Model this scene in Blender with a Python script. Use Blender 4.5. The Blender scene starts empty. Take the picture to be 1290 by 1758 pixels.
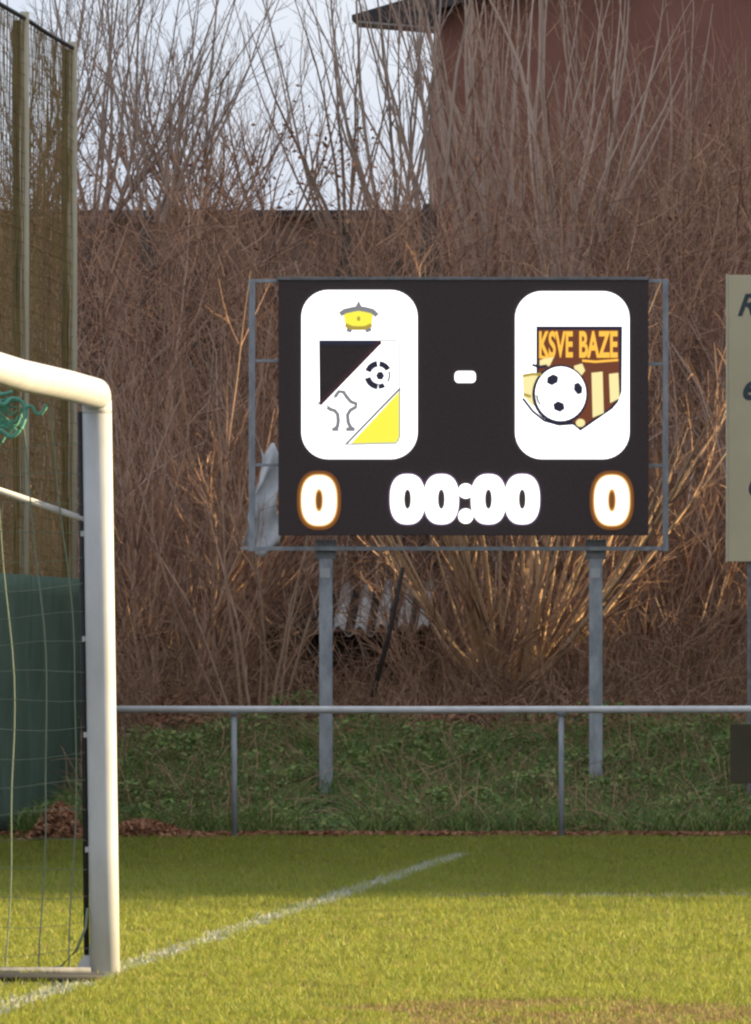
import bpy, bmesh, math, random
import numpy as np
from mathutils import Vector, noise as mnoise

S = bpy.context.scene
COL = S.collection
R = math.radians
rng = np.random.default_rng(7)
random.seed(7)

# ------------------------------------------------------------------ camera, sky, sun, exposure
F = 20100.0            # focal length in photograph pixels (1290 wide)
HZ, CX, CZ = 1120.0, 645.0, 1.393
cam_data = bpy.data.cameras.new('camera')
cam = bpy.data.objects.new('camera', cam_data); COL.objects.link(cam)
cam.location = (0, 0, CZ); cam.rotation_euler = (R(90), 0, 0)
cam_data.sensor_fit = 'HORIZONTAL'; cam_data.sensor_width = 36.0
cam_data.lens = 36.0 * F / 1290.0
cam_data.shift_y = (HZ - 879.0) / 1290.0
cam_data.clip_start = 1.0; cam_data.clip_end = 3000.0
S.camera = cam

SUN_E, SUN_DIR = 0.235, Vector((1.0, 0.22, 0.0)).normalized()
world = bpy.data.worlds.new('World'); S.world = world; world.use_nodes = True
wn = world.node_tree
bg = wn.nodes['Background']
sky = wn.nodes.new('ShaderNodeTexSky'); sky.sky_type = 'NISHITA'; sky.sun_disc = False
sky.sun_elevation = math.atan(SUN_E)
sky.sun_rotation = math.atan2(SUN_DIR.x, SUN_DIR.y)
sky.air_density = 1.0; sky.dust_density = 3.0; sky.ozone_density = 1.5
bg.inputs['Strength'].default_value = 0.13
# thin milky cloud veil over the whole sky, with faint bluer gaps
wtc = wn.nodes.new('ShaderNodeTexCoord'); wnz = wn.nodes.new('ShaderNodeTexNoise')
wnz.inputs['Scale'].default_value = 14.0; wnz.inputs['Detail'].default_value = 4.0
wn.links.new(wtc.outputs['Generated'], wnz.inputs['Vector'])
wcr = wn.nodes.new('ShaderNodeValToRGB')
wcr.color_ramp.elements[0].position = 0.35; wcr.color_ramp.elements[1].position = 0.65
wcr.color_ramp.elements[0].color = (1.36, 1.52, 1.86, 1); wcr.color_ramp.elements[1].color = (1.66, 1.74, 1.95, 1)
wn.links.new(wnz.outputs['Fac'], wcr.inputs['Fac'])
wmx = wn.nodes.new('ShaderNodeMix'); wmx.data_type = 'RGBA'; wmx.inputs['Factor'].default_value = 0.88
wn.links.new(sky.outputs['Color'], wmx.inputs['A']); wn.links.new(wcr.outputs['Color'], wmx.inputs['B'])
wn.links.new(wmx.outputs['Result'], bg.inputs['Color'])

sun_data = bpy.data.lights.new('sun', 'SUN'); sun = bpy.data.objects.new('sun', sun_data); COL.objects.link(sun)
sun_data.energy = 3.2; sun_data.angle = R(0.5); sun_data.color = (1.0, 0.80, 0.48)
sd = Vector((SUN_DIR.x, SUN_DIR.y, SUN_E)).normalized()
sun.rotation_euler = sd.to_track_quat('Z', 'Y').to_euler()

S.view_settings.view_transform = 'Standard'; S.view_settings.look = 'None'
S.view_settings.exposure = 2.0; S.view_settings.gamma = 1.0
S.view_settings.use_curve_mapping = False
S.cycles.filter_width = 2.5
S.cycles.max_bounces = 8; S.cycles.diffuse_bounces = 7; S.cycles.transparent_max_bounces = 8

# ------------------------------------------------------------------ helpers
def at(px, py, Y):
    return Vector(((px - CX) * Y / F, Y, CZ + (HZ - py) * Y / F))

def ax(px, Y): return (px - CX) * Y / F
def az(py, Y): return CZ + (HZ - py) * Y / F

def tag(o, label=None, cat=None, group=None, kind=None):
    if label: o['label'] = label
    if cat: o['category'] = cat
    if group: o['group'] = group
    if kind: o['kind'] = kind
    return o

def empty(name, loc, label=None, cat=None, group=None):
    o = bpy.data.objects.new(name, None); COL.objects.link(o)
    o.location = loc; o.empty_display_size = 0.2
    tag(o, label, cat, group)
    return o

def link(name, me, m=None, parent=None, smooth=False):
    o = bpy.data.objects.new(name, me); COL.objects.link(o)
    if m is not None: me.materials.append(m)
    if parent is not None:
        o.parent = parent
        # shapes are built in world space: undo the parents' offset
        off = Vector((0, 0, 0)); p = parent
        while p is not None:
            off += p.location; p = p.parent
        o.location = -off
    if smooth:
        me.polygons.foreach_set('use_smooth', [True] * len(me.polygons))
    return o

def raw_mesh(name, V, Fq):
    """V (n,3); Fq list of face index arrays, each (m,k)"""
    me = bpy.data.meshes.new(name)
    V = np.asarray(V, dtype=np.float32)
    me.vertices.add(len(V)); me.vertices.foreach_set('co', V.ravel())
    loops = np.concatenate([f.ravel() for f in Fq]).astype(np.int32)
    sizes = np.concatenate([np.full(len(f), f.shape[1]) for f in Fq]).astype(np.int32)
    starts = np.concatenate([[0], np.cumsum(sizes)[:-1]]).astype(np.int32)
    me.loops.add(len(loops)); me.loops.foreach_set('vertex_index', loops)
    me.polygons.add(len(sizes))
    me.polygons.foreach_set('loop_start', starts)
    me.polygons.foreach_set('loop_total', sizes)
    me.update(calc_edges=True)
    return me

def tubes(P, rad, k=3):
    """P (N,S,3), rad (N,S) -> verts, quads"""
    P = np.asarray(P, float); rad = np.asarray(rad, float)
    N, Sg, _ = P.shape
    T = np.gradient(P, axis=1); T /= np.linalg.norm(T, axis=2, keepdims=True) + 1e-9
    ref = np.where(np.abs(T[..., 2:3]) > 0.8, np.array([1.0, 0.15, 0]), np.array([0.1, 0, 1.0]))
    A = np.cross(T, ref); A /= np.linalg.norm(A, axis=2, keepdims=True) + 1e-9
    B = np.cross(T, A)
    ang = np.arange(k) * 2 * np.pi / k
    ring = A[:, :, None, :] * np.cos(ang)[None, None, :, None] + B[:, :, None, :] * np.sin(ang)[None, None, :, None]
    V = (P[:, :, None, :] + ring * rad[:, :, None, None]).reshape(-1, 3)
    idx = np.arange(N * Sg * k).reshape(N, Sg, k)
    a = idx[:, :-1, :]; b = np.roll(idx, -1, axis=2)[:, :-1, :]
    c = np.roll(idx, -1, axis=2)[:, 1:, :]; d = idx[:, 1:, :]
    Q = np.stack([a, b, c, d], axis=-1).reshape(-1, 4)
    return V, Q

def tube_obj(name, pts, r, m, parent=None, k=8, smooth=True, cap=True):
    P = np.array([[list(p) for p in pts]]); Sg = P.shape[1]
    rr = np.full((1, Sg), r) if np.isscalar(r) else np.array([r])
    V, Q = tubes(P, rr, k)
    fs = [Q]
    if cap:
        fs += [np.arange(k)[None, ::-1], (np.arange(k) + (Sg - 1) * k)[None, :]]
    return link(name, raw_mesh(name, V, fs), m, parent, smooth)

class MB:
    """collects simple solids into one mesh"""
    def __init__(s): s.v = []; s.f = []
    def box(s, x0, x1, y0, y1, z0, z1):
        b = len(s.v)
        s.v += [(x0,y0,z0),(x1,y0,z0),(x1,y1,z0),(x0,y1,z0),(x0,y0,z1),(x1,y0,z1),(x1,y1,z1),(x0,y1,z1)]
        s.f += [tuple(b+i for i in q) for q in ((0,3,2,1),(4,5,6,7),(0,1,5,4),(1,2,6,5),(2,3,7,6),(3,0,4,7))]
        return s
    def prism(s, poly, y0, y1):
        """poly: list of (x,z), extruded along y"""
        b = len(s.v); n = len(poly)
        s.v += [(x, y0, z) for x, z in poly] + [(x, y1, z) for x, z in poly]
        s.f += [tuple(range(b, b+n)), tuple(range(b+2*n-1, b+n-1, -1))]
        for i in range(n):
            j = (i+1) % n
            s.f.append((b+i, b+n+i, b+n+j, b+j))
        return s
    def build(s, name, m, parent=None, smooth=False, bevel=0):
        me = bpy.data.meshes.new(name); me.from_pydata(s.v, [], s.f)
        bm = bmesh.new(); bm.from_mesh(me)
        bmesh.ops.recalc_face_normals(bm, faces=bm.faces)
        if bevel:
            bmesh.ops.bevel(bm, geom=list(bm.edges), offset=bevel, segments=2, affect='EDGES', profile=0.6)
        bm.to_mesh(me); bm.free()
        return link(name, me, m, parent, smooth)

def mat(name, c1, c2=None, scale=3.0, rough=0.8, island=0.0, bump=0.0, spec=0.3, metal=0.0, stretch=(1,1,1), detail=6, transl=0.0, c3=None):
    m = bpy.data.materials.new(name); m.use_nodes = True
    nt = m.node_tree; n = nt.nodes; L = nt.links
    bs = n['Principled BSDF']
    bs.inputs['Roughness'].default_value = rough
    bs.inputs['Metallic'].default_value = metal
    bs.inputs['Specular IOR Level'].default_value = spec
    tc = n.new('ShaderNodeTexCoord'); mp = n.new('ShaderNodeMapping'); mp.inputs['Scale'].default_value = stretch
    L.new(tc.outputs['Object'], mp.inputs['Vector'])
    nz = n.new('ShaderNodeTexNoise'); nz.inputs['Scale'].default_value = scale; nz.inputs['Detail'].default_value = detail
    nz.inputs['Roughness'].default_value = 0.65
    L.new(mp.outputs['Vector'], nz.inputs['Vector'])
    cr = n.new('ShaderNodeValToRGB')
    cr.color_ramp.elements[0].position = 0.3; cr.color_ramp.elements[1].position = 0.7
    cr.color_ramp.elements[0].color = (*c1, 1); cr.color_ramp.elements[1].color = (*(c2 or c1), 1)
    if c3 is not None:
        e = cr.color_ramp.elements.new(0.5); e.color = (*c3, 1)
    if island > 0:
        ge = n.new('ShaderNodeNewGeometry'); mx = n.new('ShaderNodeMix'); mx.data_type = 'FLOAT'
        mx.inputs['Factor'].default_value = island
        L.new(nz.outputs['Fac'], mx.inputs['A'])
        L.new(ge.outputs['Random Per Island'], mx.inputs['B'])
        L.new(mx.outputs['Result'], cr.inputs['Fac'])
        cr.color_ramp.elements[0].position = 0.12; cr.color_ramp.elements[-1].position = 0.88
    else:
        L.new(nz.outputs['Fac'], cr.inputs['Fac'])
    L.new(cr.outputs['Color'], bs.inputs['Base Color'])
    if bump:
        bp = n.new('ShaderNodeBump'); bp.inputs['Strength'].default_value = bump; bp.inputs['Distance'].default_value = 0.02
        L.new(nz.outputs['Fac'], bp.inputs['Height']); L.new(bp.outputs['Normal'], bs.inputs['Normal'])
    if transl:
        tr = n.new('ShaderNodeBsdfTranslucent'); ms = n.new('ShaderNodeMixShader'); ms.inputs[0].default_value = transl
        L.new(cr.outputs['Color'], tr.inputs['Color'])
        L.new(bs.outputs[0], ms.inputs[1]); L.new(tr.outputs[0], ms.inputs[2])
        L.new(ms.outputs[0], n['Material Output'].inputs['Surface'])
    return m

def emit(name, c, s, base=0.02):
    m = bpy.data.materials.new(name); m.use_nodes = True
    bs = m.node_tree.nodes['Principled BSDF']
    bs.inputs['Base Color'].default_value = (base, base, base, 1); bs.inputs['Roughness'].default_value = 0.7
    bs.inputs['Emission Color'].default_value = (*c, 1); bs.inputs['Emission Strength'].default_value = s * 2.0 ** -S.view_settings.exposure
    return m

M = {}
M['white_paint'] = mat('white_paint', (0.43,0.425,0.41), (0.54,0.535,0.52), 7, 0.45, spec=0.4, stretch=(1,1,0.4), detail=9)
M['galv'] = mat('galvanised_steel', (0.24,0.25,0.26), (0.46,0.465,0.47), 14, 0.6, metal=0.1, stretch=(1,1,0.35))
M['galv_dark'] = mat('weathered_steel', (0.15,0.145,0.14), (0.27,0.26,0.25), 16, 0.6, metal=0.2)
M['rail'] = mat('rail_paint', (0.56,0.54,0.51), (0.74,0.71,0.67), 9, 0.5, spec=0.4)
M['pole'] = mat('pole_paint', (0.42,0.36,0.24), (0.56,0.49,0.34), 4, 0.6, stretch=(1,1,0.2))
M['cable'] = mat('dark_cable', (0.02,0.02,0.02), (0.03,0.03,0.03), 5, 0.6)
M['ball_net'] = mat('olive_netting', (0.19,0.125,0.042), (0.33,0.225,0.080), 0.8, 0.9)
M['net_edge'] = mat('netting_edge', (0.055,0.047,0.024), (0.10,0.085,0.042), 3, 0.9)
M['goal_net'] = mat('net_cord', (0.13,0.16,0.11), (0.24,0.28,0.20), 4, 0.9, island=0.5)
M['green_net'] = mat('green_cord', (0.05,0.20,0.13), (0.16,0.42,0.30), 9, 0.8, island=0.6)
M['windscreen'] = mat('green_windscreen', (0.066,0.115,0.078), (0.105,0.165,0.112), 2.2, 0.85, bump=0.6)
M['screen'] = mat('led_screen', (0.070,0.052,0.049), (0.088,0.066,0.062), 40, 0.8, spec=0.1)
M['cabinet'] = mat('scoreboard_case', (0.025,0.022,0.02), (0.04,0.036,0.033), 8, 0.6)
M['sign'] = mat('cream_board', (0.56,0.47,0.29), (0.64,0.545,0.345), 2.5, 0.6, spec=0.3)
M['sign_edge'] = mat('cream_board_edge', (0.62,0.55,0.40), (0.68,0.62,0.46), 5, 0.6)
M['sign_ink'] = mat('sign_ink', (0.04,0.055,0.06), (0.07,0.085,0.09), 20, 0.6)
M['olive'] = mat('olive_board', (0.075,0.062,0.034), (0.10,0.085,0.048), 3, 0.8)
M['barn'] = mat('maroon_wall', (0.26,0.112,0.080), (0.35,0.158,0.115), 1.2, 0.9, bump=0.3)
M['lowwall'] = mat('brown_wall', (0.20,0.130,0.092), (0.30,0.205,0.148), 1.3, 0.9, bump=0.25)
M['roof_dark'] = mat('dark_roofing', (0.045,0.038,0.037), (0.085,0.072,0.068), 4, 0.8)
M['edge_halo'] = mat('pale_halo_strip', (0.5,0.46,0.42), (0.62,0.58,0.54), 5, 0.6)
M['shed_wall'] = mat('old_boards', (0.035,0.024,0.018), (0.075,0.052,0.038), 5, 0.9, stretch=(6,1,0.5))
M['corrugated'] = mat('fibre_cement', (0.42,0.40,0.36), (0.78,0.75,0.70), 2.6, 0.8, bump=0.2, c3=(0.60,0.58,0.53))
M['plastic'] = mat('grey_plastic', (0.42,0.42,0.42), (0.80,0.80,0.80), 3, 0.85, bump=0.0, spec=0.1)
M['wood'] = mat('grey_wood', (0.03,0.022,0.017), (0.06,0.045,0.036), 6, 0.9, stretch=(4,4,0.5))
M['palewood'] = mat('pale_wood', (0.16,0.12,0.07), (0.24,0.18,0.11), 6, 0.9, stretch=(4,4,0.5))
M['stem_pale'] = mat('pale_stem', (0.30,0.20,0.15), (0.68,0.50,0.39), 1.5, 0.8, island=0.8)
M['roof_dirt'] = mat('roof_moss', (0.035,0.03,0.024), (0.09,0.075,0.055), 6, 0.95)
M['bark'] = mat('bark', (0.06,0.045,0.035), (0.13,0.10,0.08), 10, 0.95, bump=0.6, stretch=(1,1,0.3))
M['stem_gold'] = mat('golden_stem', (0.34,0.19,0.09), (0.74,0.50,0.28), 2, 0.65, island=0.7)
M['stem_brown'] = mat('brown_stem', (0.15,0.085,0.055), (0.72,0.46,0.31), 1.5, 0.8, island=0.85)
M['twig_brown'] = mat('brown_twig', (0.19,0.104,0.066), (0.66,0.385,0.240), 0.9, 0.85, island=0.85)
M['twig_grey'] = mat('grey_twig', (0.21,0.155,0.122), (0.50,0.36,0.27), 0.9, 0.85, island=0.7)
M['twig_orange'] = mat('orange_twig', (0.21,0.12,0.075), (0.52,0.31,0.18), 0.9, 0.85, island=0.7)
M['dead_leaf'] = mat('dead_leaf', (0.17,0.058,0.030), (0.48,0.24,0.12), 3, 0.8, island=0.85, transl=0.15)
M['bramble'] = mat('bramble_leaf', (0.065,0.105,0.028), (0.44,0.46,0.15), 1.2, 0.6, island=0.6, transl=0.25, c3=(0.185,0.275,0.070))
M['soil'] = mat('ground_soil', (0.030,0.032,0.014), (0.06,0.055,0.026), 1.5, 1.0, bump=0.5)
M['grass'] = mat('grass_blade', (0.15,0.205,0.042), (0.48,0.41,0.040), 5.0, 0.6, island=0.35, transl=0.3, c3=(0.28,0.31,0.040))
M['dry'] = mat('dry_grass_blade', (0.20,0.135,0.05), (0.42,0.30,0.13), 2, 0.8, island=0.7, transl=0.2)
M['chalk'] = mat('chalked_grass', (0.27,0.28,0.21), (0.57,0.56,0.49), 5, 0.9, island=0.6)
M['hedge'] = mat('conifer_green', (0.02,0.035,0.015), (0.04,0.06,0.025), 2, 0.9)

# ------------------------------------------------------------------ ground
def gz(x, y):
    x = np.asarray(x, float); y = np.asarray(y, float)
    t = np.clip((y - 88.2) / 8.0, 0, 1); t = t * t * (3 - 2 * t)
    t = t * np.clip((x - (-2.46 + 0.0583 * (y - 95.0)) - 0.12) / 0.5, 0, 1)
    return 0.86 * t + 0.05 * t * np.sin(x * 2.1 + y * 1.3) + 0.04 * t * np.sin(x * 5.3 - y * 2.2)

ys = np.unique(np.concatenate([np.linspace(-60, 40, 6), np.linspace(40, 87, 25), np.linspace(87, 100, 40), np.linspace(100, 140, 20), np.array([200, 400, 900, 2000])]))
xs = np.unique(np.concatenate([np.array([-1500, -400, -100, -40]), np.linspace(-20, 20, 90), np.array([40, 100, 400, 1500])]))
GX, GY = np.meshgrid(xs, ys)
V = np.stack([GX, GY, gz(GX, GY)], -1).reshape(-1, 3)
ii = np.arange(len(V)).reshape(GX.shape)
Q = np.stack([ii[:-1,:-1], ii[:-1,1:], ii[1:,1:], ii[1:,:-1]], -1).reshape(-1, 4)
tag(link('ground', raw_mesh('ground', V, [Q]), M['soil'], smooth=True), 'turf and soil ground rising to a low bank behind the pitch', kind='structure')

# goal line: X = gl(Y)
DX = 0.0583
def gl(Y): return -1.14 + DX * (Y - 50.4)

# ------------------------------------------------------------------ grass blades
def blades(x, y, h, w, lean, seg2=True):
    n = len(x); r = np.random.default_rng(n)
    a = r.uniform(0, 2*np.pi, n); la = r.uniform(0, 2*np.pi, n); lm = r.uniform(0.1, 1.0, n) * lean * h
    z = gz(x, y)
    dx, dy = np.cos(a) * w / 2, np.sin(a) * w / 2
    lx, ly = np.cos(la) * lm, np.sin(la) * lm
    b0 = np.stack([x - dx, y - dy, z], -1); b1 = np.stack([x + dx, y + dy, z], -1)
    tip = np.stack([x + lx, y + ly, z + h * 0.95], -1)
    if not seg2:
        Vv = np.stack([b0, b1, tip], 1).reshape(-1, 3)
        return Vv, [np.arange(n * 3).reshape(n, 3)]
    m0 = np.stack([x - dx * 0.8 + lx * 0.35, y - dy * 0.8 + ly * 0.35, z + h * 0.6], -1)
    m1 = np.stack([x + dx * 0.8 + lx * 0.35, y + dy * 0.8 + ly * 0.35, z + h * 0.6], -1)
    Vv = np.stack([b0, b1, m1, m0, tip], 1).reshape(-1, 3)
    i = np.arange(n)[:, None] * 5
    return Vv, [i + np.array([[0, 1, 2, 3]]), i + np.array([[3, 2, 4]])]

def patch_noise(x, y, s=1.0, seed=0):
    return (np.sin(x*3.1*s + seed) * np.cos(y*1.9*s + 1.3*seed) + np.sin(x*7.7*s - y*3.3*s + seed) * 0.6 + np.sin(x*1.1*s + y*5.1*s) * 0.5) / 2.1

def strip(y0, y1, dens, seg2, w, hmul=1.0):
    xm0, xm1 = y1 * -645 / F - 1.3, y1 * 645 / F + 1.3
    n = int((y1 - y0) * (xm1 - xm0) * dens)
    x = rng.uniform(xm0, xm1, n); y = rng.uniform(y0, y1, n)
    pn = patch_noise(x, y)
    pc = patch_noise(x * 2.3 + 0.3 * np.sin(y * 9), y * 0.9, 1.0, 4)
    h = (0.026 + 0.009 * pn + 0.017 * pc + rng.exponential(0.007, n)) * hmul
    h = np.clip(h, 0.012, 0.07)
    return x, y, h, np.full(n, w) * rng.uniform(0.7, 1.4, n)

parts = [strip(42.5, 52, 4200, True, 0.0042), strip(52, 62, 3000, True, 0.005), strip(62, 76, 2000, False, 0.007), strip(76, 88.6, 1500, False, 0.008)]
green_V, green_F, dry_V, dry_F, ch_V, ch_F = [], [], [], [], [], []
def push(VV, FF, v, f):
    o = sum(len(q) for q in VV)
    VV.append(v); FF.extend([q + o for q in f])
for k, (x, y, h, w) in enumerate(parts):
    s2 = k < 2
    bare = (y > 48.0 + 0.15*np.sin(x*9)) & (y < 49.55) & (x < -1.16) & (rng.random(len(x)) < 0.9)  # blades cleared so dark soil draws a shadow line by the post
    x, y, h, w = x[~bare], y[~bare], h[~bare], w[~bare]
    d = np.abs(x - gl(y)) + rng.normal(0, 0.012, len(x))
    online = (d < 0.075) & (y < 80.3)
    tl = (np.abs(y - 66.2 - 0.15 * np.sin(x)) < 0.22) & (x > 0.25) & (rng.random(len(x)) < 0.6)
    chalk = (online & (rng.random(len(x)) < 0.45 + 0.4 * (patch_noise(x*2, y*2, 1.0, 8) > -0.1))) | tl
    worn = ((y < 45.9 + 0.6 * np.sin(x * 2.3) + 0.4 * patch_noise(x, y, 2.0, 1)) & (x > -0.1 + 0.25 * np.sin(y * 4)) & (patch_noise(x, y, 1.3, 2) > -0.5))
    edge = (y > 87.3)
    isdry = ~chalk & (((worn | edge) & (rng.random(len(x)) < 0.45 + 0.4 * (patch_noise(x*2, y*2, 1.0, 8) > -0.1))) | (rng.random(len(x)) < 0.07 + 0.10 * (patch_noise(x, y, 0.8, 5) > 0.25)))
    h = np.where(worn, h * 0.7, h); h = np.where(chalk, h * 0.8, h)
    for msk, VV, FF in ((chalk, ch_V, ch_F), (isdry, dry_V, dry_F), (~chalk & ~isdry, green_V, green_F)):
        if msk.sum():
            v, f = blades(x[msk], y[msk], h[msk], w[msk], 1.1, s2)
            push(VV, FF, v, f)
def bl_obj(name, VV, FF, m, label, cat=None):
    t = [f for f in FF if f.shape[1] == 3]; q = [f for f in FF if f.shape[1] == 4]
    o = link(name, raw_mesh(name, np.concatenate(VV), ([np.concatenate(q)] if q else []) + [np.concatenate(t)]), m)
    return tag(o, label, cat)
tag(bl_obj('grass', green_V, green_F, M['grass'], 'short yellow-green turf of the football pitch', 'grass'), kind='stuff')
tag(bl_obj('dry_grass', dry_V, dry_F, M['dry'], 'straw-coloured dead blades scattered through the pitch turf', 'grass'), kind='stuff')
tag(bl_obj('pitch_line', ch_V, ch_F, M['chalk'], 'chalked white pitch lines, worn, on the grass'), kind='structure')
# chalk film under the painted blades
Yl = np.linspace(43, 80.2, 60); wl = 0.066
VL = np.concatenate([np.stack([gl(Yl) - wl, Yl, np.full_like(Yl, 0.004)], -1), np.stack([gl(Yl) + wl, Yl, np.full_like(Yl, 0.004)], -1)])
i = np.arange(59)
tag(link('goal_line', raw_mesh('goal_line', VL, [np.stack([i, i+60, i+61, i+1], -1)]), M['chalk']), 'white chalk goal line running from the goal post to the corner', kind='structure')

# ------------------------------------------------------------------ tall windbreak right of the pitch (outside the frame, shades the far side)
def windbreak(name, x0, x1, y0, y1, h, label):
    bm = bmesh.new()
    nx, ny, nz = 4, int((y1-y0)/0.8)+2, int(h/0.8)
    bmesh.ops.create_cube(bm, size=1.0)
    bmesh.ops.subdivide_edges(bm, edges=list(bm.edges), cuts=14, use_grid_fill=True)
    for v in bm.verts:
        p = Vector(((x0+x1)/2 + v.co.x*(x1-x0), (y0+y1)/2 + v.co.y*(y1-y0), 0.0 + (v.co.z+0.5)*h))
        nn = mnoise.noise_vector(p*0.6)*0.5 + mnoise.noise_vector(p*1.9)*0.3
        if p.z < 0.2: nn.z = 0
        v.co = p + nn
    me = bpy.data.meshes.new(name); bm.to_mesh(me); bm.free()
    t = empty(name, ((x0+x1)/2, (y0+y1)/2, 0), label, 'hedge')
    link('foliage', me, M['hedge'], t)
    return t
def sprays(parent, x0, x1, y0, h, n, seed):
    r_ = np.random.default_rng(seed)
    c = np.stack([r_.uniform(x0, x1, n), y0 + 0.4 - r_.exponential(1.7, n), r_.uniform(0.3, h, n)], -1)
    a, b = r_.normal(0, 1, (n, 3)), r_.normal(0, 1, (n, 3))
    a /= np.linalg.norm(a, axis=1, keepdims=True); b = np.cross(a, b); b /= np.linalg.norm(b, axis=1, keepdims=True)
    sz = r_.uniform(0.06, 0.22, n)[:, None]
    Vs = np.stack([c - a*sz, c + b*sz*0.4, c + a*sz, c - b*sz*0.4], 1).reshape(-1, 3)
    o = link('sprays', raw_mesh('sprays', Vs, [np.arange(n*4).reshape(n, 4)]), M['hedge'], parent); o['kind'] = 'stuff'
# sun reaches the coppice through the notch between the two taller stretches
wb = windbreak('conifer_hedge', 17, 20, 71.7, 99.6, 12.2, 'tall clipped conifer hedge along the right touchline, outside the picture edge')
sprays(wb, 17.2, 19.8, 71.7, 11.5, 9000, 91)
windbreak('conifer_hedge', 17, 20, 98.9, 101.6, 5.2, 'lower gap-filling conifer hedge between two taller hedges')
windbreak('conifer_hedge', 17, 20, 101.0, 135, 12.6, 'tallest conifer hedge on the right, behind the barn side')

# ------------------------------------------------------------------ barn and low building behind
t = empty('barn', at(1000, HZ, 112) * 1.0, 'dark red-brown barn with overhanging dark roof behind the scoreboard', 'barn')
Yb, Yr = 110.2, 109.85
def slope(px): return -0.294 * (px - 690)
def bp_(px, py, Y): return (ax(px, Y), az(py, Y))
xr = 3400
MB().prism([(ax(754, Yb), 0.6), (ax(xr, Yb), 0.6), bp_(xr, slope(xr) + 40, Yb), bp_(754, slope(754) + 40, Yb)], Yb, 130).build('wall', M['barn'], t)
MB().prism([bp_(604, 25, Yr), bp_(612, 33, Yr), bp_(753, 45, Yr), bp_(753, slope(753) + 34, Yr), bp_(xr, slope(xr) + 34, Yr), bp_(xr, slope(xr), Yr)], Yr, Yr + 1.0).build('roof', M['roof_dark'], t)
MB().prism([bp_(776, slope(776), Yr), bp_(xr, slope(xr), Yr), bp_(xr, slope(xr) + 30, Yr), bp_(776, slope(776) + 30, Yr)], Yr + 1.002, 131).build('main_roof', M['roof_dark'], t)
MB().prism([bp_(616, 34.5, Yr), bp_(750, 45.8, Yr), bp_(750, 49, Yr), bp_(616, 38, Yr)], Yr + 0.02, Yr + 0.9).build('halo_strip', M['edge_halo'], t)  # bright edge halo under the overhang, drawn as a pale strip

t = empty('outbuilding', (ax(430, 114), 114, 0.8), 'long low brown outbuilding with flat dark coping, left of the barn', 'building')
xa, xb = ax(-900, 114), ax(752, 114)
MB().box(xa, xb, 114, 122, 0.7, az(374, 114)).build('wall', M['lowwall'], t)
MB().box(xa - 0.1, xb - 0.01, 113.85, 122.1, az(374, 114), az(361, 114)).build('coping', M['roof_dark'], t)
tube_obj('downpipe', [at(738, 360, 113.8), at(738, 420, 113.8), at(733, 450, 113.8), at(733, 1000, 113.8)], 0.055, M['galv'], t)

# ------------------------------------------------------------------ shed with corrugated roof, in the scrub
Ys = 97.5
t = empty('shed', (ax(585, Ys), Ys, 0.86), 'small dark shed with pale corrugated roof sheets under the scoreboard', 'shed')
MB().box(ax(442, Ys), ax(730, Ys), Ys + 0.25, Ys + 2.2, 0.8, az(1084, Ys)).build('wall', M['shed_wall'], t)
MB().box(ax(494, Ys), ax(505, Ys), Ys + 0.15, Ys + 0.22, 0.8, az(1098, Ys)).build('door_post', M['palewood'], t)
def corr(px0, px1, name, lift, m='corrugated'):
    n = 60; xs_ = np.linspace(ax(px0, Ys), ax(px1, Ys), n)
    wv = 0.042 * np.sin(xs_ * 2 * np.pi / 0.177)
    y0, y1, z0, z1 = Ys, Ys + 1.9, az(1083, Ys) + lift, az(1004, Ys) + lift
    top0 = np.stack([xs_, np.full(n, y0), z0 + wv], -1); top1 = np.stack([xs_ + 0.07, np.full(n, y1), z1 + wv], -1)
    th = np.array([0, 0, -0.012])
    Vc = np.concatenate([top0, top1, top0 + th, top1 + th]); j = np.arange(n - 1)
    fs = [np.stack([j, j+1, n+j+1, n+j], -1), np.stack([2*n+j, 3*n+j, 3*n+j+1, 2*n+j+1], -1), np.stack([j, 2*n+j, 2*n+j+1, j+1], -1), np.stack([n+j, n+j+1, 3*n+j+1, 3*n+j], -1)]
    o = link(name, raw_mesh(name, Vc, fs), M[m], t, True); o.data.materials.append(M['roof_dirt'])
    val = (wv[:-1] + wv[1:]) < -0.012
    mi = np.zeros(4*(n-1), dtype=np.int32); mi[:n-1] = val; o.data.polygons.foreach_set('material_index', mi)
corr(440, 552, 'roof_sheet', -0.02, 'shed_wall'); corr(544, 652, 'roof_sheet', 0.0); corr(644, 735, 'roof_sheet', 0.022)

p0, p1 = at(640, 1196, 94.7), at(692, 975, 95.0)
tag(tube_obj('leaning_pole', [p0, p0.lerp(p1, 0.5) + Vector((0.015, 0, 0)), p1], [0.022, 0.02, 0.017], M['wood'], k=8), 'dark pole leaning across the front of the corrugated shed', 'pole')

# grey plastic sheet snagged in the branches, left of the scoreboard
Yp = 95.1
bm = bmesh.new(); nn_ = 16; grid = []
for a in range(nn_):
    row = []
    for b in range(nn_):
        u, v = a/(nn_-1), b/(nn_-1)
        px = 478 - (1-u)*(30 + 38*v**1.5) + 4*math.sin(v*9)
        py = 770 + v*176 + 10*math.sin(u*7+v*4)
        p = at(px, py, Yp + 0.015*math.sin(u*9+v*6) + 0.02*math.sin(v*15+u*4))
        row.append(bm.verts.new(p))
    grid.append(row)
for a in range(nn_-1):
    for b in range(nn_-1):
        bm.faces.new((grid[a][b], grid[a+1][b], grid[a+1][b+1], grid[a][b+1]))
me = bpy.data.meshes.new('plastic_sheet'); bm.to_mesh(me); bm.free()
o = link('plastic_sheet', me, M['plastic'], smooth=True)
md = o.modifiers.new('thick', 'SOLIDIFY'); md.thickness = 0.006
tag(o, 'crumpled pale grey plastic sheet caught in branches beside the scoreboard', 'plastic sheet')

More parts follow.
